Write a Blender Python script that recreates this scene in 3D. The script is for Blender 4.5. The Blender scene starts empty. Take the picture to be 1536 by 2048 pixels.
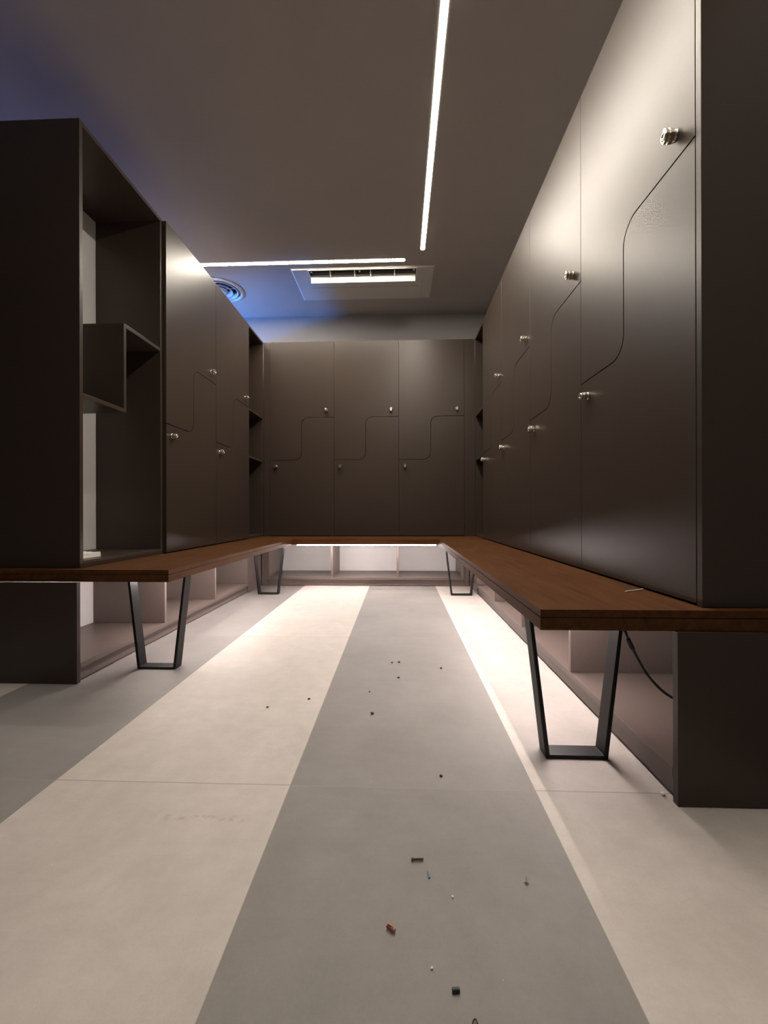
import bpy, bmesh, math, random
from mathutils import Vector, Matrix
PI = math.pi
sc = bpy.context.scene
col = sc.collection
rnd = random.Random(7)

# ------------------------------------------------------------------ materials
def new_mat(name):
    m = bpy.data.materials.new(name); m.use_nodes = True
    nt = m.node_tree; nt.nodes.clear()
    out = nt.nodes.new('ShaderNodeOutputMaterial')
    b = nt.nodes.new('ShaderNodeBsdfPrincipled')
    nt.links.new(b.outputs[0], out.inputs[0])
    return m, nt, b
def nd(nt, typ, **kw):
    n = nt.nodes.new(typ)
    for k, v in kw.items(): setattr(n, k, v)
    return n
def math_n(nt, op, a, b=None, c=None):
    n = nd(nt, 'ShaderNodeMath', operation=op)
    for i, v in enumerate((a, b, c)):
        if v is None: continue
        if isinstance(v, (int, float)): n.inputs[i].default_value = v
        else: nt.links.new(v, n.inputs[i])
    return n.outputs[0]
def mix_n(nt, fac, a, b, blend='MIX'):
    n = nd(nt, 'ShaderNodeMix', data_type='RGBA', blend_type=blend)
    for i, v in ((0, fac), (6, a), (7, b)):
        if isinstance(v, (int, float)): n.inputs[i].default_value = v
        elif isinstance(v, tuple): n.inputs[i].default_value = v
        else: nt.links.new(v, n.inputs[i])
    return n.outputs[2]
def c4(r, g, b): return (r, g, b, 1.0)
def noise_n(nt, vec, scale, detail=4.0, rough=0.55):
    n = nd(nt, 'ShaderNodeTexNoise'); n.inputs['Scale'].default_value = scale
    n.inputs['Detail'].default_value = detail; n.inputs['Roughness'].default_value = rough
    if vec is not None: nt.links.new(vec, n.inputs['Vector'])
    return n.outputs['Fac']
def mapr(nt, v, a, b, c, d):
    n = nd(nt, 'ShaderNodeMapRange'); nt.links.new(v, n.inputs[0])
    for i, x in enumerate((a, b, c, d)): n.inputs[i + 1].default_value = x
    return n.outputs[0]
def bump(nt, bsdf, h, dist, strength=0.5):
    n = nd(nt, 'ShaderNodeBump'); n.inputs['Strength'].default_value = strength
    n.inputs['Distance'].default_value = dist
    nt.links.new(h, n.inputs['Height']); nt.links.new(n.outputs[0], bsdf.inputs['Normal'])

def simple(name, rgb, rough=0.5, metal=0.0, var=0.06, scale=30, spec=0.5, bmp=0.0):
    m, nt, b = new_mat(name)
    tc = nd(nt, 'ShaderNodeTexCoord').outputs['Object']
    n = noise_n(nt, tc, scale)
    f = mapr(nt, n, 0.3, 0.7, 1 - var, 1 + var)
    mu = nd(nt, 'ShaderNodeVectorMath', operation='SCALE'); mu.inputs[0].default_value = rgb
    nt.links.new(f, mu.inputs['Scale'])
    nt.links.new(mu.outputs[0], b.inputs['Base Color'])
    b.inputs['Roughness'].default_value = rough; b.inputs['Metallic'].default_value = metal
    b.inputs['Specular IOR Level'].default_value = spec
    if bmp: bump(nt, b, noise_n(nt, tc, scale * 6), bmp)
    return m
def emis(name, rgb, strength):
    m = bpy.data.materials.new(name); m.use_nodes = True
    nt = m.node_tree; nt.nodes.clear()
    out = nt.nodes.new('ShaderNodeOutputMaterial'); e = nt.nodes.new('ShaderNodeEmission')
    e.inputs[0].default_value = c4(*rgb); e.inputs[1].default_value = strength
    nt.links.new(e.outputs[0], out.inputs[0])
    return m

def laminate(name, LAM, spec):
    m, nt, b = new_mat(name)
    tc = nd(nt, 'ShaderNodeTexCoord').outputs['Object']
    mp = nd(nt, 'ShaderNodeMapping'); mp.inputs['Scale'].default_value = (1, 1, 6)
    nt.links.new(tc, mp.inputs[0])
    fine = noise_n(nt, mp.outputs[0], 160, 3)
    cloud = noise_n(nt, tc, 2.2, 3)
    c = mix_n(nt, mapr(nt, fine, .3, .7, 0, 1), c4(*[x * .93 for x in LAM]), c4(*[x * 1.07 for x in LAM]))
    c = mix_n(nt, mapr(nt, cloud, .3, .7, 0, .25), c, c4(LAM[0] * 1.1, LAM[1] * 1.0, LAM[2] * .98))
    nt.links.new(c, b.inputs['Base Color'])
    nt.links.new(mapr(nt, cloud, .3, .7, .345, .37), b.inputs['Roughness'])
    b.inputs['Specular IOR Level'].default_value = spec
    return m
M_LAM = laminate('taupe_laminate', (0.049, 0.036, 0.0275), .36)
M_SHELF = laminate('led_brightened_laminate', (0.150, 0.118, 0.105), .3)  # taupe laminate lightened for the shoe shelves, LED brightness put into the colour

def floor_mat():
    m, nt, b = new_mat('striped_concrete_tile')
    tc = nd(nt, 'ShaderNodeTexCoord').outputs['Object']
    sp = nd(nt, 'ShaderNodeSeparateXYZ'); nt.links.new(tc, sp.inputs[0])
    X, Y = sp.outputs[0], sp.outputs[1]
    u = math_n(nt, 'DIVIDE', math_n(nt, 'SUBTRACT', X, -0.271), 0.6)
    v = math_n(nt, 'DIVIDE', math_n(nt, 'SUBTRACT', Y, 1.0036), 1.2)
    iu = math_n(nt, 'FLOOR', u); iv = math_n(nt, 'FLOOR', v)
    par = math_n(nt, 'FLOORED_MODULO', iu, 2.0)           # 0 grey, 1 cream
    fu = math_n(nt, 'SUBTRACT', u, iu); fv = math_n(nt, 'SUBTRACT', v, iv)
    du = math_n(nt, 'MULTIPLY', math_n(nt, 'MINIMUM', fu, math_n(nt, 'SUBTRACT', 1.0, fu)), 0.6)
    dv = math_n(nt, 'MULTIPLY', math_n(nt, 'MINIMUM', fv, math_n(nt, 'SUBTRACT', 1.0, fv)), 1.2)
    d = math_n(nt, 'MINIMUM', math_n(nt, 'MULTIPLY', du, 1.6), dv)
    cid = nd(nt, 'ShaderNodeCombineXYZ'); nt.links.new(iu, cid.inputs[0]); nt.links.new(iv, cid.inputs[1])
    wn = nd(nt, 'ShaderNodeTexWhiteNoise', noise_dimensions='3D'); nt.links.new(cid.outputs[0], wn.inputs[0])
    # each tile gets its own patch of the mottling
    off = nd(nt, 'ShaderNodeVectorMath', operation='SCALE'); nt.links.new(wn.outputs['Color'], off.inputs[0]); off.inputs['Scale'].default_value = 40
    vec = nd(nt, 'ShaderNodeVectorMath', operation='ADD'); nt.links.new(tc, vec.inputs[0]); nt.links.new(off.outputs[0], vec.inputs[1])
    V = vec.outputs[0]
    big = noise_n(nt, V, 3.0, 6, .6); mid = noise_n(nt, V, 14, 6, .65); fine = noise_n(nt, V, 260, 3, .6)
    mp = nd(nt, 'ShaderNodeMapping'); mp.inputs['Scale'].default_value = (2.5, 30, 1); nt.links.new(V, mp.inputs[0])
    streak = noise_n(nt, mp.outputs[0], 1.6, 5, .7)
    cream = mix_n(nt, mapr(nt, big, .3, .7, 0, 1), c4(.545, .50, .462), c4(.61, .565, .527))
    grey = mix_n(nt, mapr(nt, big, .3, .7, 0, 1), c4(.232, .217, .208), c4(.284, .268, .258))
    c = mix_n(nt, par, grey, cream)
    f = mapr(nt, mid, .3, .7, .92, 1.07)
    f = math_n(nt, 'MULTIPLY', f, mapr(nt, fine, .3, .7, .97, 1.03))
    f = math_n(nt, 'MULTIPLY', f, mapr(nt, streak, .35, .75, 1.01, .975))
    f = math_n(nt, 'MULTIPLY', f, mapr(nt, wn.outputs['Value'], 0, 1, .985, 1.015))
    sc_ = nd(nt, 'ShaderNodeVectorMath', operation='SCALE'); nt.links.new(c, sc_.inputs[0]); nt.links.new(f, sc_.inputs['Scale'])
    c = sc_.outputs[0]
    # small brown scuffs on the cream tile nearest the viewer, and scattered specks of dust
    sx = math_n(nt, 'ABSOLUTE', math_n(nt, 'SUBTRACT', X, -0.44)); sy = math_n(nt, 'ABSOLUTE', math_n(nt, 'SUBTRACT', Y, .889))
    mask = math_n(nt, 'MULTIPLY', mapr(nt, sx, .07, .12, 1, 0), mapr(nt, sy, .004, .012, 1, 0))
    mask = math_n(nt, 'MULTIPLY', mask, mapr(nt, noise_n(nt, tc, 55, 4), .46, .62, 0, .5))
    c = mix_n(nt, mask, c, c4(.36, .26, .19))
    vo = nd(nt, 'ShaderNodeTexVoronoi'); vo.inputs['Scale'].default_value = 42; nt.links.new(tc, vo.inputs['Vector'])
    vsel = nd(nt, 'ShaderNodeSeparateColor'); nt.links.new(vo.outputs['Color'], vsel.inputs[0])
    sp1 = math_n(nt, 'MULTIPLY', math_n(nt, 'LESS_THAN', vo.outputs['Distance'], .055), math_n(nt, 'GREATER_THAN', vsel.outputs[0], .955))
    c = mix_n(nt, math_n(nt, 'MULTIPLY', sp1, .55), c, c4(.2, .15, .11))
    sp2 = math_n(nt, 'MULTIPLY', math_n(nt, 'LESS_THAN', vo.outputs['Distance'], .05), math_n(nt, 'LESS_THAN', vsel.outputs[1], .03))
    c = mix_n(nt, math_n(nt, 'MULTIPLY', sp2, .7), c, c4(.8, .78, .74))
    grout = mix_n(nt, par, c4(.30, .265, .23), c4(.36, .31, .26))
    gm = mapr(nt, d, .0010, .0024, 1, 0)
    c = mix_n(nt, math_n(nt, 'MULTIPLY', gm, .85), c, grout)
    nt.links.new(c, b.inputs['Base Color'])
    nt.links.new(mapr(nt, mid, .3, .7, .5, .62), b.inputs['Roughness'])
    b.inputs['Specular IOR Level'].default_value = 0.35
    h = math_n(nt, 'ADD', math_n(nt, 'MULTIPLY', mid, .3), mapr(nt, d, 0, .002, 0, 1.0))
    bump(nt, b, h, 0.0008, 0.35)
    return m

def wood():
    m, nt, b = new_mat('walnut_veneer')
    tc = nd(nt, 'ShaderNodeTexCoord').outputs['Object']
    mp = nd(nt, 'ShaderNodeMapping'); mp.inputs['Scale'].default_value = (14, 1.1, 14)
    nt.links.new(tc, mp.inputs[0])
    g1 = noise_n(nt, mp.outputs[0], 3.2, 8, .62)
    mp2 = nd(nt, 'ShaderNodeMapping'); mp2.inputs['Scale'].default_value = (90, 4, 90)
    nt.links.new(tc, mp2.inputs[0])
    g2 = noise_n(nt, mp2.outputs[0], 3, 4, .6)
    big = noise_n(nt, tc, 2.5, 3)
    c = mix_n(nt, mapr(nt, g1, .3, .7, 0, 1), c4(.062, .0225, .007), c4(.125, .050, .016))
    c = mix_n(nt, mapr(nt, g2, .35, .75, 0, .45), c, c4(.035, .014, .007))
    c = mix_n(nt, mapr(nt, big, .35, .7, 0, .3), c, c4(.14, .062, .026))
    vo = nd(nt, 'ShaderNodeTexVoronoi'); vo.inputs['Scale'].default_value = 38; nt.links.new(tc, vo.inputs['Vector'])
    vsel = nd(nt, 'ShaderNodeSeparateColor'); nt.links.new(vo.outputs['Color'], vsel.inputs[0])
    s = math_n(nt, 'MULTIPLY', math_n(nt, 'LESS_THAN', vo.outputs['Distance'], .06), math_n(nt, 'GREATER_THAN', vsel.outputs[0], .93))
    c = mix_n(nt, math_n(nt, 'MULTIPLY', s, .5), c, c4(.5, .42, .33))
    nt.links.new(c, b.inputs['Base Color'])
    b.inputs['Roughness'].default_value = .6; b.inputs['Specular IOR Level'].default_value = .12
    bump(nt, b, g2, .0006, .3)
    return m

M_FLOOR = floor_mat()
M_WOOD = wood()
M_CEIL = simple('painted_ceiling', (.46, .43, .405), .9, var=.02, scale=3, spec=.2, bmp=.0002)
M_WALL = simple('painted_wall', (.47, .46, .45), .85, var=.02, scale=4, spec=.25, bmp=.0002)
M_WHITE = simple('white_melamine', (.80, .79, .78), .6, var=.015, scale=6, spec=.3)
M_DARKWALL = simple('dark_paint', (.10, .095, .09), .9, var=.04, scale=3, spec=.2)
M_BLACK = simple('black_powder_coat', (.007, .007, .008), .5, var=.05, scale=60, spec=.3)
M_STEEL = simple('nickel', (.80, .76, .67), .24, 1.0, var=.03, scale=40)
M_DARKSTEEL = simple('shadowed_keyway', (.03, .03, .03), .5, .6)
M_PLASTIC = simple('white_plastic', (.66, .64, .61), .4, var=.01, scale=5)
M_FLAP = simple('cream_plastic', (.80, .78, .72), .4, var=.01, scale=5)
M_HOLLOW = simple('dark_duct', (.02, .02, .022), .7)
M_ALU = simple('aluminium_profile', (.6, .6, .6), .4, .9)
M_PAPER = simple('white_paper', (.78, .75, .70), .8, var=.05, scale=20)
M_CABLE = simple('black_rubber', (.012, .012, .012), .5)
M_LIGHT = emis('ceiling_light_glow', (1.0, .89, .76), 175)
M_LED = emis('bench_led_glow', (1.0, .88, .84), 90)

# ------------------------------------------------------------------ helpers
def box(bm, x0, x1, y0, y1, z0, z1):
    if x0 > x1: x0, x1 = x1, x0
    if y0 > y1: y0, y1 = y1, y0
    v = [bm.verts.new((x, y, z)) for x in (x0, x1) for y in (y0, y1) for z in (z0, z1)]
    for f in ((0, 1, 3, 2), (4, 6, 7, 5), (0, 4, 5, 1), (2, 3, 7, 6), (0, 2, 6, 4), (1, 5, 7, 3)):
        bm.faces.new([v[i] for i in f])
def prism(bm, pts, axis, a, b):
    """extrude a 2-D outline along axis ('x','y','z') from a to b"""
    def P(p, t):
        return {'x': (t, p[0], p[1]), 'y': (p[0], t, p[1]), 'z': (p[0], p[1], t)}[axis]
    A = [bm.verts.new(P(p, a)) for p in pts]; B = [bm.verts.new(P(p, b)) for p in pts]
    bm.faces.new(A); bm.faces.new(B[::-1]); n = len(pts)
    for i in range(n): bm.faces.new((A[i], B[i], B[(i + 1) % n], A[(i + 1) % n]))
def lathe(bm, prof, seg=48, mat=None, closed=False):
    rings = []
    for r, z in prof:
        ring = [Vector((max(r, 1e-5) * math.cos(2 * PI * i / seg), max(r, 1e-5) * math.sin(2 * PI * i / seg), z)) for i in range(seg)]
        if mat: ring = [mat @ p for p in ring]
        rings.append([bm.verts.new(p) for p in ring])
    pairs = list(zip(rings, rings[1:])) + ([(rings[-1], rings[0])] if closed else [])
    for a, b in pairs:
        for i in range(seg): bm.faces.new((a[i], a[(i + 1) % seg], b[(i + 1) % seg], b[i]))
    if not closed:
        bm.faces.new(rings[0][::-1]); bm.faces.new(rings[-1])
def tube(bm, pts, radii, seg=12):
    rings = []; n = len(pts); up = Vector((0, 0, 1)); prev = None
    for i, p in enumerate(pts):
        p = Vector(p); t = (Vector(pts[min(i + 1, n - 1)]) - Vector(pts[max(i - 1, 0)])).normalized()
        a = t.cross(up if prev is None else prev); 
        if a.length < 1e-4: a = t.cross(Vector((1, 0, 0)))
        if prev is not None: a = prev - t * prev.dot(t)
        a.normalize(); prev = a; b = t.cross(a)
        r = radii[i] if isinstance(radii, (list, tuple)) else radii
        rings.append([bm.verts.new(p + (a * math.cos(2 * PI * k / seg) + b * math.sin(2 * PI * k / seg)) * r) for k in range(seg)])
    for a, b in zip(rings, rings[1:]):
        for i in range(seg): bm.faces.new((a[i], a[(i + 1) % seg], b[(i + 1) % seg], b[i]))
    bm.faces.new(rings[0][::-1]); bm.faces.new(rings[-1])
def smooth_path(pts, n=10):
    P = [Vector(p) for p in pts]; P = [P[0] * 2 - P[1]] + P + [P[-1] * 2 - P[-2]]; out = []
    for i in range(1, len(P) - 2):
        for k in range(n):
            t = k / n; a, b, c, d = P[i - 1:i + 3]
            out.append(.5 * ((2 * b) + (c - a) * t + (2 * a - 5 * b + 4 * c - d) * t * t + (3 * b - a - 3 * c + d) * t ** 3))
    out.append(P[-2]); return out
def obj(name, bm, mat, parent=None, bevel=0.0, smooth=False, seg=2):
    bmesh.ops.recalc_face_normals(bm, faces=bm.faces[:])
    me = bpy.data.meshes.new(name); bm.to_mesh(me); bm.free()
    for m in (mat if isinstance(mat, (list, tuple)) else [mat]): me.materials.append(m)
    o = bpy.data.objects.new(name, me); col.objects.link(o)
    if parent: o.parent = parent
    if smooth:
        for p in me.polygons: p.use_smooth = True
    if bevel:
        b = o.modifiers.new('edge', 'BEVEL'); b.width = bevel; b.segments = seg; b.limit_method = 'ANGLE'; b.angle_limit = math.radians(50)
    return o
def boxes(name, lst, mat, parent=None, bevel=.0007):
    bm = bmesh.new()
    for l in lst: box(bm, *l)
    return obj(name, bm, mat, parent, bevel)
def tag(o, label, cat, group=None):
    o['label'] = label; o['category'] = cat
    if group: o['group'] = group
    return o
def thing(name, label, cat, loc=(0, 0, 0), rotz=0, group=None):
    o = bpy.data.objects.new(name, None); o.empty_display_size = .05; col.objects.link(o)
    o.location = loc; o.rotation_euler = (0, 0, rotz)
    return tag(o, label, cat, group)
def struct(o): o['kind'] = 'structure'; return o
def copy_tree(o, parent=None):
    c = o.copy(); col.objects.link(c)
    if parent: c.parent = parent
    for ch in [k for k in list(bpy.data.objects) if k.parent == o]: copy_tree(ch, c)
    return c
def children(o): return [k for k in bpy.data.objects if k.parent == o]
def slab_holes(bm, x0, x1, y0, y1, z0, z1, holes):
    xs = sorted({x0, x1, *[h[0] for h in holes], *[h[1] for h in holes]})
    ys = sorted({y0, y1, *[h[2] for h in holes], *[h[3] for h in holes]})
    for a, b in zip(xs, xs[1:]):
        for c, d in zip(ys, ys[1:]):
            mx, my = (a + b) / 2, (c + d) / 2
            if not any(h[0] < mx < h[1] and h[2] < my < h[3] for h in holes): box(bm, a, b, c, d, z0, z1)
    bmesh.ops.remove_doubles(bm, verts=bm.verts[:], dist=1e-6)
    seen = {}
    for f in bm.faces[:]:
        k = tuple(sorted(v.index for v in f.verts)) if False else tuple(round(x, 5) for x in f.calc_center_median())
        seen.setdefault(k, []).append(f)
    bmesh.ops.delete(bm, geom=[f for l in seen.values() if len(l) > 1 for f in l], context='FACES')

# ------------------------------------------------------------------ key dimensions (metres)
XR, XL, YB = 0.716, -1.295, 3.863            # planes of the upper doors: right, left, back
XRL, XLL, YBL = 0.637, -1.272, 3.729         # fronts of the shoe shelves under the benches
YW, ZC = 4.177, 2.699
XWR, XP = 1.12, -1.68                        # right wall, white face of the partition behind the left run
ZT = 2.305                                   # top of the lockers
ZBT, ZBB = 0.449, 0.4006                     # bench top / underside
T = .018
X0, Y0 = -3.4, -2.4

# ------------------------------------------------------------------ room
bm = bmesh.new(); box(bm, X0, XWR + .1, Y0, YW + .1, -.05, 0)
struct(obj('floor', bm, M_FLOOR))
AC = (-.895, .296, 3.347, 3.846); OP = (-.748, .146, 3.366, 3.520)
VX, VY, VR = -1.615, 3.65, .21
bm = bmesh.new(); slab_holes(bm, X0, XWR + .1, Y0, YW + .1, ZC, ZC + .2, [(OP[0], OP[1], OP[2], OP[3]), (VX - .145, VX + .145, VY - .145, VY + .145)])
struct(obj('ceiling', bm, M_CEIL))
for nm, b_, mt in (('wall_back', (X0, XWR + .1, YW, YW + .1, 0, ZC), M_WALL), ('wall_right', (XWR, XWR + .1, Y0, YW, 0, ZC), M_WALL),
               ('wall_left', (X0 - .1, X0, Y0, YW, 0, ZC), M_DARKWALL), ('wall_front', (X0, XWR, Y0 - .1, Y0, 0, ZC), M_DARKWALL)):
    bm = bmesh.new(); box(bm, *b_); struct(obj(nm, bm, mt))
bm = bmesh.new(); box(bm, XP - .1, XP, 1.665, YW, 0, 2.29); struct(obj('wall_partition', bm, M_WHITE))

# ------------------------------------------------------------------ benches
def bench(label, x0, x1, y0, y1, legs, rotw=False):
    t = thing('bench', label, 'bench', ((x0 + x1) / 2, (y0 + y1) / 2, 0), PI / 2 if rotw else 0, 'walnut benches lining the changing room')
    hx, hy = (x1 - x0) / 2, (y1 - y0) / 2
    if rotw: hx, hy = hy, hx
    boxes('bench_top', [(-hx, hx, -hy, hy, ZBT - .0180, ZBT)], M_WOOD, t, .0010)
    boxes('bench_underlayer', [(-hx, hx, -hy, hy, ZBB, ZBT - .0198)], M_WOOD, t, .0010)
    boxes('bench_core', [(-hx + .003, hx - .003, -hy + .003, hy - .003, ZBT - .0196, ZBT - .0182)], M_HOLLOW, t, 0)
    for cx, cy in legs:
        bm = bmesh.new(); q = .01; zt = ZBB - .0003
        o = [(-.1295, zt), (-.084, 0), (.084, 0), (.1295, zt), (.1295 - q, zt), (.084 - q - .0011 + .0, q), (-.084 + q + .0011, q), (-.1295 + q, zt)]
        prism(bm, o, 'y', -.025, .025)
        l = obj('leg', bm, M_BLACK, t, .0012)
        l.location = (cx - (x0 + x1) / 2, cy - (y0 + y1) / 2, 0)
    return t
bench('walnut bench along the left lockers on black trapezoid legs', XP + .004, -.917, 1.59, YW - .002, [(-1.05, 1.751), (-1.083, 3.356)])
bench('walnut bench along the right lockers, ending closest to the viewer', .330, XWR - .004, .966, YW - .002, [(.485, 1.160), (.505, 3.345)])
bench('short walnut bench below the back lockers, joining the two side benches', -.916, .329, 3.469, YW - .002, [], True)

# ------------------------------------------------------------------ under-bench LED profiles
def led(label, x0, x1, y0, y1):
    t = thing('led_strip', label, 'light strip', ((x0 + x1) / 2, (y0 + y1) / 2, ZBB), 0, 'led profiles under the benches')
    hx, hy = (x1 - x0) / 2, (y1 - y0) / 2
    boxes('housing', [(-hx, hx, -hy, hy, -.008, -.0001)], M_ALU, t, 0)
    boxes('diffuser', [(-hx + .002, hx - .002, -hy + .002, hy - .002, -.019, -.0085)], M_LED, t, .002)
    return t
led('glowing white strip under the front edge of the back bench', -.912, .325, 3.600, 3.620)
led('light strip hidden beneath the right bench', .555, .575, 1.215, 3.31)
led('light strip hidden beneath the left bench', -1.13, -1.11, 1.80, 3.31)

# ------------------------------------------------------------------ shoe shelves under the benches
ZS0, ZS1 = .057, .078
def shoe_shelf(label, loc, rotz, L, depth, divs, fillers):
    """local x along the front, y into the shelf, front edges at y=0"""
    t = thing('shoe_shelf', label, 'shoe shelf', loc, rotz, 'open shoe shelves under the benches')
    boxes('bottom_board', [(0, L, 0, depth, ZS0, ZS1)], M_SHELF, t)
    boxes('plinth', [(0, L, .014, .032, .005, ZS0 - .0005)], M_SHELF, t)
    boxes('back_board', [(0, L, depth - .001, depth + .005, ZS1 + .001, ZBB - .001)], M_WHITE, t, 0)
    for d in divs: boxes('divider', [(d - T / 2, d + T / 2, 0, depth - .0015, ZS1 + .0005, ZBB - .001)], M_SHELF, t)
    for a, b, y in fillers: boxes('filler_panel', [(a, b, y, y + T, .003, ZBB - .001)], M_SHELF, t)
    return t
# right: viewer faces +X, local x runs towards -Y
shoe_shelf('open shoe shelf under the right bench', (XRL, 3.727, 0), -PI / 2, 3.727 - .978, .465, [3.727 - y for y in (1.552, 2.158, 2.764, 3.370)], [(.002, .347, .004)])
shoe_shelf('open shoe shelf under the left bench', (XLL, 1.584, 0), PI / 2, 3.727 - 1.584, .40, [2.178 - 1.584, 2.784 - 1.584, 3.390 - 1.584], [(1.818, 2.141, .004)])
shoe_shelf('three-bay shoe shelf under the back bench with white wall behind', (-1.2205, YBL, 0), 0,   .592 + 1.2205, YW - YBL - .008, [.009, .602, 1.2075, 1.8035], [(-.0505, -.001, .004), (1.8145, 1.856, .004)])

# ------------------------------------------------------------------ end panels
def end_panel(label, x0, x1, y0, z0, z1):
    o = boxes('end_panel', [(x0, x1, y0, y0 + T, z0, z1)], M_LAM, None, .001)
    o.data.transform(Matrix.Translation((-(x0 + x1) / 2, -y0, -z0))); o.location = ((x0 + x1) / 2, y0, z0)
    return tag(o, label, 'panel', 'dark end panels of the cabinet runs')
end_panel('tall dark panel closing the right lockers, standing on the bench end', XR, XWR - .002, .9905, ZBT + .0005, ZT)
end_panel('low dark panel on the floor under the right bench end', XRL, XWR - .002, .958, .0005, ZBB - .0005)
end_panel('tall dark panel closing the left cabinets, standing on the bench end', XL - T, XP - .1, 1.632, ZBT + .0005, ZT)
end_panel('low dark panel on the floor under the left bench end', XLL, XP - .1, 1.5645, .0005, ZBB - .0005)

# ------------------------------------------------------------------ lockers
W = .620; ZL, ZH, RR = 1.176, 1.583, .070; G = .0042
def s_path(off, w):
    """S-shaped joint from (0,ZL) to (w,ZH); off>0 shifts it up and to the left"""
    mid = w * .49; P = [(.0, ZL + off)]
    for k in range(13):
        a = -PI / 2 + k / 12 * PI / 2; r = RR - off
        P.append((mid - RR + r * math.cos(a), ZL + RR + r * math.sin(a)))
    for k in range(13):
        a = PI - k / 12 * PI / 2; r = RR + off
        P.append((mid + RR + r * math.cos(a), ZH - RR + r * math.sin(a)))
    P.append((w, ZH + off)); return P
def cam_lock(bm):
    # axis along -y, centred on the origin at the door face
    rot = Matrix.Rotation(PI / 2, 4, 'X')
    lathe(bm, [(.0145, 0), (.0145, .0018), (.0132, .0032), (.0105, .0036), (.0105, .027), (.009, .0275)], 32, rot)
    def lobe(rx, rz, n=28):
        pts = []
        for k in range(n):
            a = 2 * PI * k / n; c, s = math.cos(a), math.sin(a)
            r = 1 / ((abs(c) / rx) ** 1.35 + (abs(s) / rz) ** 1.35) ** (1 / 1.35)
            pts.append((r * c, r * s))
        return pts
    prism(bm, lobe(.0150, .0200), 'y', -.0185, -.0085)
    prism(bm, lobe(.0138, .0195), 'y', -.0290, -.0215)
    # raised rim of the face with a sunken keyway
    lathe(bm, [(.0050, .0292), (.0065, .0312), (.0095, .0312), (.0110, .0292), (.0110, .0265), (.0050, .0265)], 28, rot, True)
def make_locker(w):
    t = thing('locker', '', 'locker', (0, 0, ZBT), 0, 'two-door lockers with s-shaped joints')
    z0 = -ZBT; b0, b1 = .0065, ZT - ZBT; d = .3
    e = .0006
    boxes('carcass', [(e, T, T + .001, d, b0 + .002, b1), (w - T, w - e, T + .001, d, b0 + .002, b1), (T, w - T, T + .001, d, b1 - T, b1), (T, w - T, T + .001, d, .0005, T),
                      (T, w - T, d - .008, d, T, b1 - T), (e, w - e, .03, d, .0004, b0 + .002), (T, w * .49 + .001, .06, d - .01, ZL + z0 - .009, ZL + z0 + .009), (w * .49, w - T, .06, d - .01, ZH + z0 - .009, ZH + z0 + .009),
                      (w * .49 - .009, w * .49 + .009, .06, d - .01, ZL + z0, ZH + z0)], M_LAM, t, 0)
    g = .0013
    up = [(x if 0 < x < w else (g if x <= 0 else w - g), z) for x, z in s_path(G / 2, w)]
    lo = [(x if 0 < x < w else (g if x <= 0 else w - g), z) for x, z in s_path(-G / 2, w)]
    pu = [(x, z + z0) for x, z in up] + [(w - g, b1), (g, b1)]
    pl = [(x, z + z0) for x, z in lo][::-1] + [(g, b0), (w - g, b0)]
    for nm, pts, kx, kz in (('upper_door', pu, w - .072, 1.648), ('lower_door', pl, .058, 1.1145)):
        bm = bmesh.new(); prism(bm, pts, 'y', 0, T)
        door = obj('door', bm, M_LAM, t, .0007)
        bm = bmesh.new(); cam_lock(bm)
        k = obj('cam_lock', bm, M_STEEL, door, .0006)
        k['label'] = 'shiny nickel turn lock'
        k.location = (kx, -.0002, kz + z0)
        bm = bmesh.new(); lathe(bm, [(.0048, .0288), (.0048, .0296)], 20, Matrix.Rotation(PI / 2, 4, 'X'))
        bm.free()
    return t
for_right = ['nearest the viewer, beside tall end panel', 'second from the viewer', 'third from the viewer', 'farthest from the viewer, beside the corner shelves']
proto = make_locker(W)
spots = []
for i in range(4):
    far = 3.49 - .0005 - i * W
    spots.append(((XR, far, ZBT), -PI / 2, 'two-door locker in right row, ' + for_right[3 - i], 'lockers of the right row'))
spots.append(((XL, 2.2265, ZBT), PI / 2, 'taupe two-door locker in left row, next to the tall open shelves', 'lockers of the left row'))
spots.append(((XL, 2.2265 + W + .001, ZBT), PI / 2, 'taupe two-door locker in left row, farther one, by the corner shelves', 'lockers of the left row'))
for i, nm in enumerate(('leftmost of the three', 'middle of the three', 'rightmost of the three, with the soft highlight')):
    spots.append(((-1.231 + i * .6155, YB, ZBT), 0, 'taupe two-door locker in the back row, ' + nm, 'lockers of the back row'))
tilts = [(0, 0), (-.1, .15), (0, 0), (.25, .7), (-.5, .7), (.2, -.1), (.75, 1.15), (0, 0), (-.25, .05)]
tilts = {0: (.05, 0.1), 1: (.0, .1), 2: (-.1, .05), 3: (.12, -.75), 4: (.0, .7), 5: (.5, .0), 6: (-.7, -1.1), 7: (.0, .0), 8: (.3, .0)}
for i, (loc, rz, lab, grp) in enumerate(spots):
    o = proto if i == 0 else copy_tree(proto)
    o.location = loc; o.rotation_euler = (0, 0, rz); o['label'] = lab; o['group'] = grp
    if i >= 6: o.scale = (.6155 / W, 1, 1)
    ds = [c for c in children(o) if c.name.startswith('door')]
    ds.sort(key=lambda d: -[k for k in children(d)][0].location.z)
    for d, a in zip(ds, tilts[i]):
        children(d)[0].rotation_euler = (0, a, 0)

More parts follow.
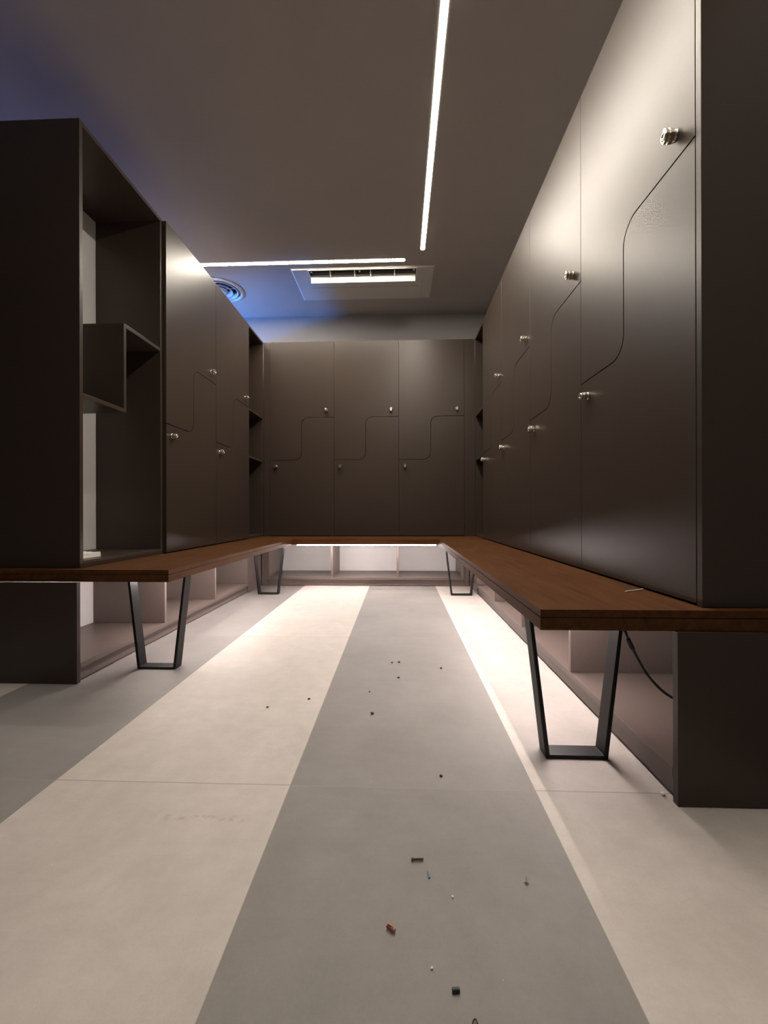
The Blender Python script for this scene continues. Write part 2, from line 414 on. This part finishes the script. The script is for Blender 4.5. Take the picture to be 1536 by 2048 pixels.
# ------------------------------------------------------------------ open shelf towers
def tower(label, loc, rotz, L, depth, parts):
    t = thing('open_shelf_tower', label, 'shelf unit', loc, rotz, 'open shelf towers between the lockers')
    z0 = -ZBT
    for nm, l in parts(L, depth): boxes(nm, [(l[0], l[1], l[2], l[3], l[4] + z0, l[5] + z0)], M_LAM, t, .0009)
    return t
def corner_parts(L, D):
    zb = ZBT + .0005
    return [('side_panel', (0, T, 0, D, zb, ZT)), ('side_panel', (L - T, L, 0, D, zb, ZT)), ('top_board', (T + .0003, L - T - .0003, 0, D, ZT - T, ZT)),
            ('bottom_board', (T + .0003, L - T - .0003, 0, D, zb, .471)), ('shelf', (T + .0003, L - T - .0003, .001, D, ZH - .016, ZH + .002)), ('shelf', (T + .0003, L - T - .0003, .001, D, ZL - .021, ZL - .003)),
            ('back_board', (T + .0003, L - T - .0003, D + .0003, D + .006, zb, ZT))]
tower('narrow open shelf tower in the right back corner', (XR + .001, YB - .0005, ZBT), -PI / 2, YB - 3.49 - .001, .33, corner_parts)
tower('narrow open shelf tower in the left back corner', (XL - .001, 3.469, ZBT), PI / 2, YB - 3.469 - .001, .33, corner_parts)
def near_parts(L, D):
    zb = ZBT + .0005
    return [('side_panel', (L - T, L, 0, D, zb, ZT)), ('top_board', (0, L - T - .0003, 0, D, ZT - T, ZT)), ('bottom_board', (0, L - T - .0003, 0, D, zb, .478)),
            ('shelf', (.252, L - T - .0003, 0, D, ZH - .016, ZH + .002)), ('shelf_upright', (.252, .252 + T, 0, D, ZL + .0003, ZH - .0163)),
            ('shelf', (.0003, .252 + T, 0, D, ZL - .018, ZL))]
tower('wide open shelf tower with stepped shelf, at near end of left lockers', (XL - T, 1.6505, ZBT), PI / 2, 2.219 - 1.6505, .365, near_parts)

# fillers beside the back lockers
for a, b, lab in ((-1.294, -1.232, 'slim filler strip left of the back lockers'), (.6165, .7155, 'slim filler strip right of the back lockers')):
    o = boxes('filler_strip', [(-(b - a) / 2, (b - a) / 2, 0, T, 0, ZT - ZBT - .001)], M_LAM, None)
    o.location = ((a + b) / 2, YB + .001, ZBT + .0005); tag(o, lab, 'panel', 'filler strips beside the back lockers')

# ------------------------------------------------------------------ ceiling lights
def line_light(label, x0, x1, y0, y1, w):
    t = thing('linear_ceiling_light', label, 'ceiling light', ((x0 + x1) / 2, (y0 + y1) / 2, ZC), 0, 'recessed linear lights in the ceiling')
    L = max(x1 - x0, y1 - y0); ax = 'x' if x1 - x0 > y1 - y0 else 'y'
    def cap(r, ll):
        pts = []
        for k in range(13): a = -PI / 2 + PI * k / 12; pts.append((ll / 2 - r + r * math.cos(a), r * math.sin(a)))
        for k in range(13): a = PI / 2 + PI * k / 12; pts.append((-ll / 2 + r + r * math.cos(a), r * math.sin(a)))
        return pts if ax == 'x' else [(-p[1], p[0]) for p in pts]
    bm = bmesh.new(); prism(bm, cap(w / 2, L), 'z', -.0035, -.0012); obj('diffuser', bm, M_LIGHT, t)
    bm = bmesh.new()
    a, b = cap(w / 2 + .002, L + .004), cap(w / 2 + .0003, L + .0006); n = len(a)
    vs = [[bm.verts.new((p[0], p[1], z)) for p in q] for q, z in ((a, -.0005), (a, -.0032), (b, -.0032), (b, -.0005))]
    for r1, r2 in zip(vs, vs[1:] + vs[:1]):
        for i in range(n): bm.faces.new((r1[i], r1[(i + 1) % n], r2[(i + 1) % n], r2[i]))
    obj('trim_ring', bm, M_PLASTIC, t)
    return t
line_light('long recessed light line running overhead towards the back wall', .186 - .016, .186 + .016, .10, 3.150, .030)
line_light('crosswise recessed light line in front of the ceiling air unit', -2.30, .053, 3.268 - .016, 3.268 + .016, .034)

# ------------------------------------------------------------------ air conditioning cassette
t = thing('air_conditioner', 'flat white ceiling cassette air unit with open flap above the back lockers', 'air conditioner', ((AC[0] + AC[1]) / 2, (AC[2] + AC[3]) / 2, ZC))
cx, cy = (AC[0] + AC[1]) / 2, (AC[2] + AC[3]) / 2
ax0, ax1, ay0, ay1 = AC[0] - cx, AC[1] - cx, AC[2] - cy, AC[3] - cy
ox0, ox1, oy0, oy1 = OP[0] - cx, OP[1] - cx, OP[2] - cy, OP[3] - cy
bm = bmesh.new()
def ring_faces(o_, i_, zo, zi):
    A = [bm.verts.new((x, y, zo)) for x, y in ((o_[0], o_[2]), (o_[1], o_[2]), (o_[1], o_[3]), (o_[0], o_[3]))]
    B = [bm.verts.new((x, y, zi)) for x, y in ((i_[0], i_[2]), (i_[1], i_[2]), (i_[1], i_[3]), (i_[0], i_[3]))]
    for i in range(4): bm.faces.new((A[i], A[(i + 1) % 4], B[(i + 1) % 4], B[i]))
c_ = .012
ring_faces((ax0, ax1, ay0, ay1), (ax0, ax1, ay0, ay1), -.0005, -.006)
ring_faces((ax0, ax1, ay0, ay1), (ax0 + c_, ax1 - c_, ay0 + c_ * .8, ay1 - c_), -.006, -.012)
ring_faces((ax0 + c_, ax1 - c_, ay0 + c_ * .8, ay1 - c_), (ox0, ox1, oy0, oy1), -.012, -.012)
ring_faces((ox0, ox1, oy0, oy1), (ox0 + .001, ox1 - .001, oy0 + .001, oy1 - .001), -.012, .002)
ring_faces((ax0, ax1, ay0, ay1), (ox0 + .001, ox1 - .001, oy0 + .001, oy1 - .001), -.0005, .002)
bmesh.ops.remove_doubles(bm, verts=bm.verts[:], dist=1e-5)
obj('panel', bm, M_PLASTIC, t)
boxes('inlet_seam', [(ox0 - .03, ox1 + .03, .03, .0315, -.0126, -.0115), (ox1 + .06, ox1 + .0612, -.08, .2, -.0126, -.0115)], M_DARKWALL, t, 0)
bm = bmesh.new()   # lip round the outlet
for l in ((ox0 - .008, ox1 + .008, oy0 - .008, oy0, -.0155, -.0125), (ox0 - .008, ox0, oy0 + .0002, oy1, -.0155, -.0125), (ox1, ox1 + .008, oy0 + .0002, oy1, -.0155, -.0125)): box(bm, *l)
obj('outlet_lip', bm, M_FLAP, t, .001)
q = .001
bm = bmesh.new(); box(bm, ox0 + q, ox1 - q, oy0 + q, oy1 - q, .10, .11); box(bm, ox0 + q, ox1 - q, oy0 + q, oy0 + .004, .003, .10); box(bm, ox0 + q, ox1 - q, oy1 - .004, oy1 - q, .003, .10)
box(bm, ox0 + q, ox0 + .004, oy0 + .004, oy1 - .004, .003, .10); box(bm, ox1 - .004, ox1 - q, oy0 + .004, oy1 - .004, .003, .10)
obj('outlet_duct', bm, M_HOLLOW, t)
bm = bmesh.new()   # curved inner deflector seen grey behind the vanes
pts = [(oy1 - .006, -.018), (oy1 - .006, .06), (oy1 - .035, .055), (oy1 - .052, .03), (oy1 - .06, .004), (oy1 - .06, -.016)]
prism(bm, pts, 'x', ox0 + .006, ox1 - .006); obj('deflector', bm, M_PLASTIC, t)
for vx in (-.573, -.367, -.233, -.033):
    bm = bmesh.new(); prism(bm, [(oy0 + .010, -.010), (oy1 - .082, -.034), (oy1 - .082, .02), (oy0 + .010, .02)], 'x', vx - cx - .004, vx - cx + .004)
    obj('vane', bm, M_FLAP, t, .0005)
bm = bmesh.new()   # flap hanging open
prism(bm, [(oy1 - .080, -.008), (oy1 - .066, -.068), (oy1 - .062, -.0675), (oy1 - .0745, -.008)], 'x', ox0 + .004, ox1 - .004)
fl = obj('flap', bm, M_FLAP, t, .001)
for hx in (ox0 + .012, (ox0 + ox1) / 2 - .03, ox1 - .024):
    boxes('hinge', [(hx, hx + .014, oy0 + .012, oy0 + .03, -.016, -.002)], M_FLAP, t, .002)
# ------------------------------------------------------------------ round air diffuser
t = thing('air_diffuser', 'round ceiling diffuser with blue-lit rings above the left lockers', 'air vent', (VX, VY, ZC))
def ring(name, prof, mat=M_PLASTIC):
    bm = bmesh.new(); lathe(bm, prof, 64, None, True); o = obj(name, bm, mat, t, smooth=True)
    return o
ring('flange', [(.21, -.0005), (.207, -.006), (.185, -.014), (.180, -.014), (.166, .05), (.168, .05), (.182, -.0008)])
ring('cone', [(.156, -.006), (.154, -.012), (.148, -.012), (.128, .03), (.130, .03), (.150, -.006)])
ring('cone', [(.108, -.008), (.106, -.014), (.100, -.014), (.080, .028), (.082, .028), (.102, -.008)])
bm = bmesh.new(); lathe(bm, [(.0, .0), (.058, .0), (.060, -.006), (.055, -.012), (.0, -.018)], 48); obj('centre_cap', bm, M_PLASTIC, t, smooth=True)
bm = bmesh.new(); lathe(bm, [(.1, .10), (.1445, .10), (.1445, .03), (.1425, .03), (.1425, .098), (.1, .098)], 48, None, True); lathe(bm, [(.0, .098), (.1, .098), (.1, .10), (.0, .10)], 48)
obj('duct', bm, M_HOLLOW, t)
boxes('crossbar', [(-.16, .16, -.004, .004, .008, .014), (-.004, .004, -.16, .16, .008, .014)], M_PLASTIC, t, 0)

# ------------------------------------------------------------------ cable in the right shoe shelf
pts = smooth_path([(.566, 1.212, .391), (.585, 1.150, .386), (.600, 1.110, .359), (.612, 1.111, .331), (.632, 1.114, .293), (.657, 1.117, .250), (.684, 1.120, .217), (.712, 1.126, .191), (.742, 1.131, .171), (.80, 1.14, .135), (.89, 1.16, .101), (1.0, 1.18, .0835)], 10)
bm = bmesh.new(); rad = [.0038] * len(pts)
tube(bm, pts, rad, 12)
cab = obj('power_cable', bm, M_CABLE, None, smooth=True)
tag(cab, 'black cable hanging from under the right bench into the shoe shelf', 'cable')
P = pts[27:37]; bm = bmesh.new(); tube(bm, P, [.0048] + [.0062] * (len(P) - 2) + [.0048], 12)
obj('cable_connector', bm, M_CABLE, cab, smooth=True)

# ------------------------------------------------------------------ paper on the left tower's bottom board
t = thing('paper_stack', 'crumpled white paper lying on flat box at foot of left open shelf', 'paper', (-1.425, 1.742, .478))
boxes('flat_box', [(-.058, .062, -.088, .074, .0003, .016)], M_PAPER, t, .001)
bm = bmesh.new(); n = 12; r2 = random.Random(3)
grid = {}
for i in range(n + 1):
    for j in range(n + 1):
        x = -.056 + .118 * i / n; y = -.086 + .158 * j / n
        h = .026 + .010 * math.sin(3.1 * i / n + 1.3 * j / n * 2) * .6 + r2.uniform(-.0025, .0025) + (.012 if (i > 7 and j < 3) else 0)
        grid[i, j] = (bm.verts.new((x + r2.uniform(-.001, .001), y, h)), bm.verts.new((x, y, .0168)))
for i in range(n):
    for j in range(n):
        bm.faces.new([grid[a][0] for a in ((i, j), (i + 1, j), (i + 1, j + 1), (i, j + 1))])
        bm.faces.new([grid[a][1] for a in ((i, j + 1), (i + 1, j + 1), (i + 1, j), (i, j))])
for i in range(n):
    for a, b in (((i, 0), (i + 1, 0)), ((i + 1, n), (i, n)), ((0, i + 1), (0, i)), ((n, i), (n, i + 1))):
        bm.faces.new((grid[a][0], grid[b][0], grid[b][1], grid[a][1]))
obj('crumpled_sheet', bm, M_PAPER, t)

# strip of white plastic on the right bench
bm = bmesh.new(); pp = smooth_path([(.641, 1.181, ZBT + .0020), (.68, 1.199, ZBT + .0022), (.711, 1.217, ZBT + .0020)], 6)
tube(bm, pp, .0017, 8); o = obj('plastic_strip', bm, M_PAPER); tag(o, 'thin white plastic strip lying on the right bench by the doors', 'strip')

# ------------------------------------------------------------------ litter on the floor
M_BROWN = simple('brown_plastic', (.10, .035, .025), .5); M_BLUE = simple('blue_plastic', (.05, .13, .28), .45)
M_ORANGE = simple('terracotta_plastic', (.42, .19, .12), .55); M_DARK = simple('dark_crumb', (.045, .035, .03), .8)
M_BLACKP = simple('black_plastic', (.018, .025, .022), .45)
def flat_tube(name, mat, loc, ang, prof, label, cat, z, seg=16, extra=None):
    bm = bmesh.new(); lathe(bm, prof, seg, Matrix.Rotation(PI / 2, 4, 'Y'))
    if extra: extra(bm)
    o = obj(name, bm, mat, smooth=False); o.location = (loc[0], loc[1], z); o.rotation_euler = (0, 0, ang)
    return tag(o, label, cat)
rib = [(.0030, -.0115), (.0032, -.009), (.0018, -.0085)]
for k in range(6): rib += [(.0018, -.0075 + k * .0028), (.0023, -.0066 + k * .0028), (.0018, -.0056 + k * .0028)]
flat_tube('wall_plug', M_BROWN, (.034, .794), .05, rib + [(.0022, .0115)], 'dark brown wall plug lying on the grey tile', 'wall plug', .0034)
def lugs(bm): box(bm, -.006, .004, -.0008, .0008, -.0034, .0042)
flat_tube('wall_plug', M_ORANGE, (-.014, .660), -.55, [(.0034, -.0080), (.0036, -.006), (.0022, -.0055), (.0022, -.001), (.0032, 0), (.0032, .004), (.0024, .0075)],
          'short terracotta wall plug on the grey tile, left of the black plug', 'wall plug', .0046, extra=lugs)
flat_tube('pipe_plug', M_BLACKP, (.0785, .5785), .08, [(.0026, -.0054), (.0031, -.0050), (.0031, -.0006), (.0027, -.0002), (.0027, .0004), (.0031, .0008), (.0031, .0050), (.0026, .0054)],
          'small black plastic plug on the grey tile, lowest in view', 'plug', .0032)
bm = bmesh.new(); prism(bm, [(-.002, -.008), (.0018, -.0075), (.0022, .004), (0, .0085), (-.0012, .002)], 'z', 0.0003, .0022)
o = obj('plastic_shard', bm, M_BLUE); o.location = (.053, .764, 0); o.rotation_euler = (0, .0, .25); tag(o, 'thin blue plastic shard on the grey tile beside brown plug', 'shard')
bm = bmesh.new(); lathe(bm, [(.0035, 0), (.0038, .001), (.0018, .0028), (.0014, .010), (.0003, .013)], 12)
o = obj('screw', bm, M_STEEL); o.location = (.2305, .753, .0002); tag(o, 'tiny silver screw standing on its head on the grey tile', 'screw')
bm = bmesh.new(); tube(bm, smooth_path([(-.0045, -.012, .0012), (-.0035, .001, .0022), (.0005, .005, .003), (.003, .001, .0022), (.0045, -.012, .0012)], 6), .0009, 8)
o = obj('wire_offcut', bm, M_DARK); o.location = (.0990, .5415, 0); tag(o, 'bent dark wire offcut at the bottom edge of the photo', 'wire')
def crumb(name, mat, loc, s, seed, label, group, cat):
    r = random.Random(seed); bm = bmesh.new(); bmesh.ops.create_icosphere(bm, subdivisions=2, radius=1)
    for v in bm.verts:
        v.co *= r.uniform(.75, 1.15); v.co = Vector((v.co.x * s * 1.3, v.co.y * s, v.co.z * s * .6))
    zmin = min(v.co.z for v in bm.verts)
    for v in bm.verts: v.co.z -= zmin
    o = obj(name, bm, mat, smooth=True); o.location = (loc[0], loc[1], .0001); o.rotation_euler = (0, 0, r.uniform(0, 3)); tag(o, label, cat, group); return o
for i, (x, y, s) in enumerate([(-.091, 1.366, .0050), (-.004, 1.666, .0045), (-.033, 1.831, .0045), (-.001, 1.838, .0050), (.180, 1.773, .0045), (-.113, 1.533, .0032), (.106, 1.049, .0035)]):
    crumb('crumb', M_DARK, (x, y), s, i, 'small dark crumb of dirt on the middle grey tiles', 'dark crumbs on the grey tiles', 'crumb')
for i, (x, y, s) in enumerate([(-.327, 1.465, .0040), (-.458, 1.400, .0035)]):
    crumb('crumb', M_DARK, (x, y), s, i + 20, 'small dark crumb of dirt on the cream tile', 'dark crumbs on the cream tile', 'crumb')
for i, (x, y, s) in enumerate([(.0925, .721, .0022), (.047, .607, .0020)]):
    crumb('plaster_flake', M_PAPER, (x, y), s, i + 40, 'tiny white flake on the grey tile', 'white flakes on the grey tile', 'flake')
crumb('plaster_lump', M_PAPER, (.628, .998), .0055, 77, 'small pale lump on the floor beside right low panel', None, 'lump')

# ------------------------------------------------------------------ lights that stand beyond the view
def area(name, loc, target, sx, sy, energy, color):
    l = bpy.data.lights.new(name, 'AREA'); l.shape = 'RECTANGLE'; l.size = sx; l.size_y = sy; l.energy = energy; l.color = color
    o = bpy.data.objects.new(name, l); col.objects.link(o); o.location = loc
    o.rotation_euler = (Vector(target) - Vector(loc)).to_track_quat('-Z', 'Y').to_euler(); return o
l = bpy.data.lights.new('blue_spotlight', 'SPOT'); l.energy = 340; l.color = (.06, .28, 1.0); l.spot_size = math.radians(50); l.spot_blend = .9; l.shadow_soft_size = .06
o = bpy.data.objects.new('blue_spotlight', l); col.objects.link(o); o.location = (-3.15, 3.70, 1.80)
o.rotation_euler = (Vector((-1.05, 4.10, 2.62)) - o.location).to_track_quat('-Z', 'Y').to_euler()
area('blue_light_beyond_partition', (-2.9, 2.6, 1.5), (-1.6, 2.6, 2.7), .4, 1.6, 5.5, (.13, .22, 1.0))
w = bpy.data.worlds.new('world'); sc.world = w; w.use_nodes = True
w.node_tree.nodes['Background'].inputs[0].default_value = (.5, .5, .55, 1); w.node_tree.nodes['Background'].inputs[1].default_value = .02

# ------------------------------------------------------------------ camera
cd = bpy.data.cameras.new('camera'); cam = bpy.data.objects.new('camera', cd); col.objects.link(cam); sc.camera = cam
yaw, pitch, roll = -0.03678, 0.00049, -0.00237
fw = Vector((math.sin(yaw) * math.cos(pitch), math.cos(yaw) * math.cos(pitch), math.sin(pitch)))
rt = Vector((math.cos(yaw), -math.sin(yaw), 0)); up = rt.cross(fw)
r2_ = rt * math.cos(roll) + up * math.sin(roll); u2_ = -rt * math.sin(roll) + up * math.cos(roll)
cam.matrix_world = Matrix(((r2_.x, u2_.x, -fw.x, 0), (r2_.y, u2_.y, -fw.y, 0), (r2_.z, u2_.z, -fw.z, .67707), (0, 0, 0, 1)))
cd.sensor_fit = 'HORIZONTAL'; cd.sensor_width = 36; cd.lens = 36 * 815.68 / 1536; cd.clip_start = .01

sc.view_settings.view_transform = 'Standard'; sc.view_settings.look = 'None'; sc.view_settings.exposure = 0; sc.view_settings.gamma = 1
sc.view_settings.use_curve_mapping = False
sc.cycles.use_denoising = True; sc.cycles.max_bounces = 10; sc.cycles.diffuse_bounces = 6; sc.cycles.sample_clamp_indirect = 8
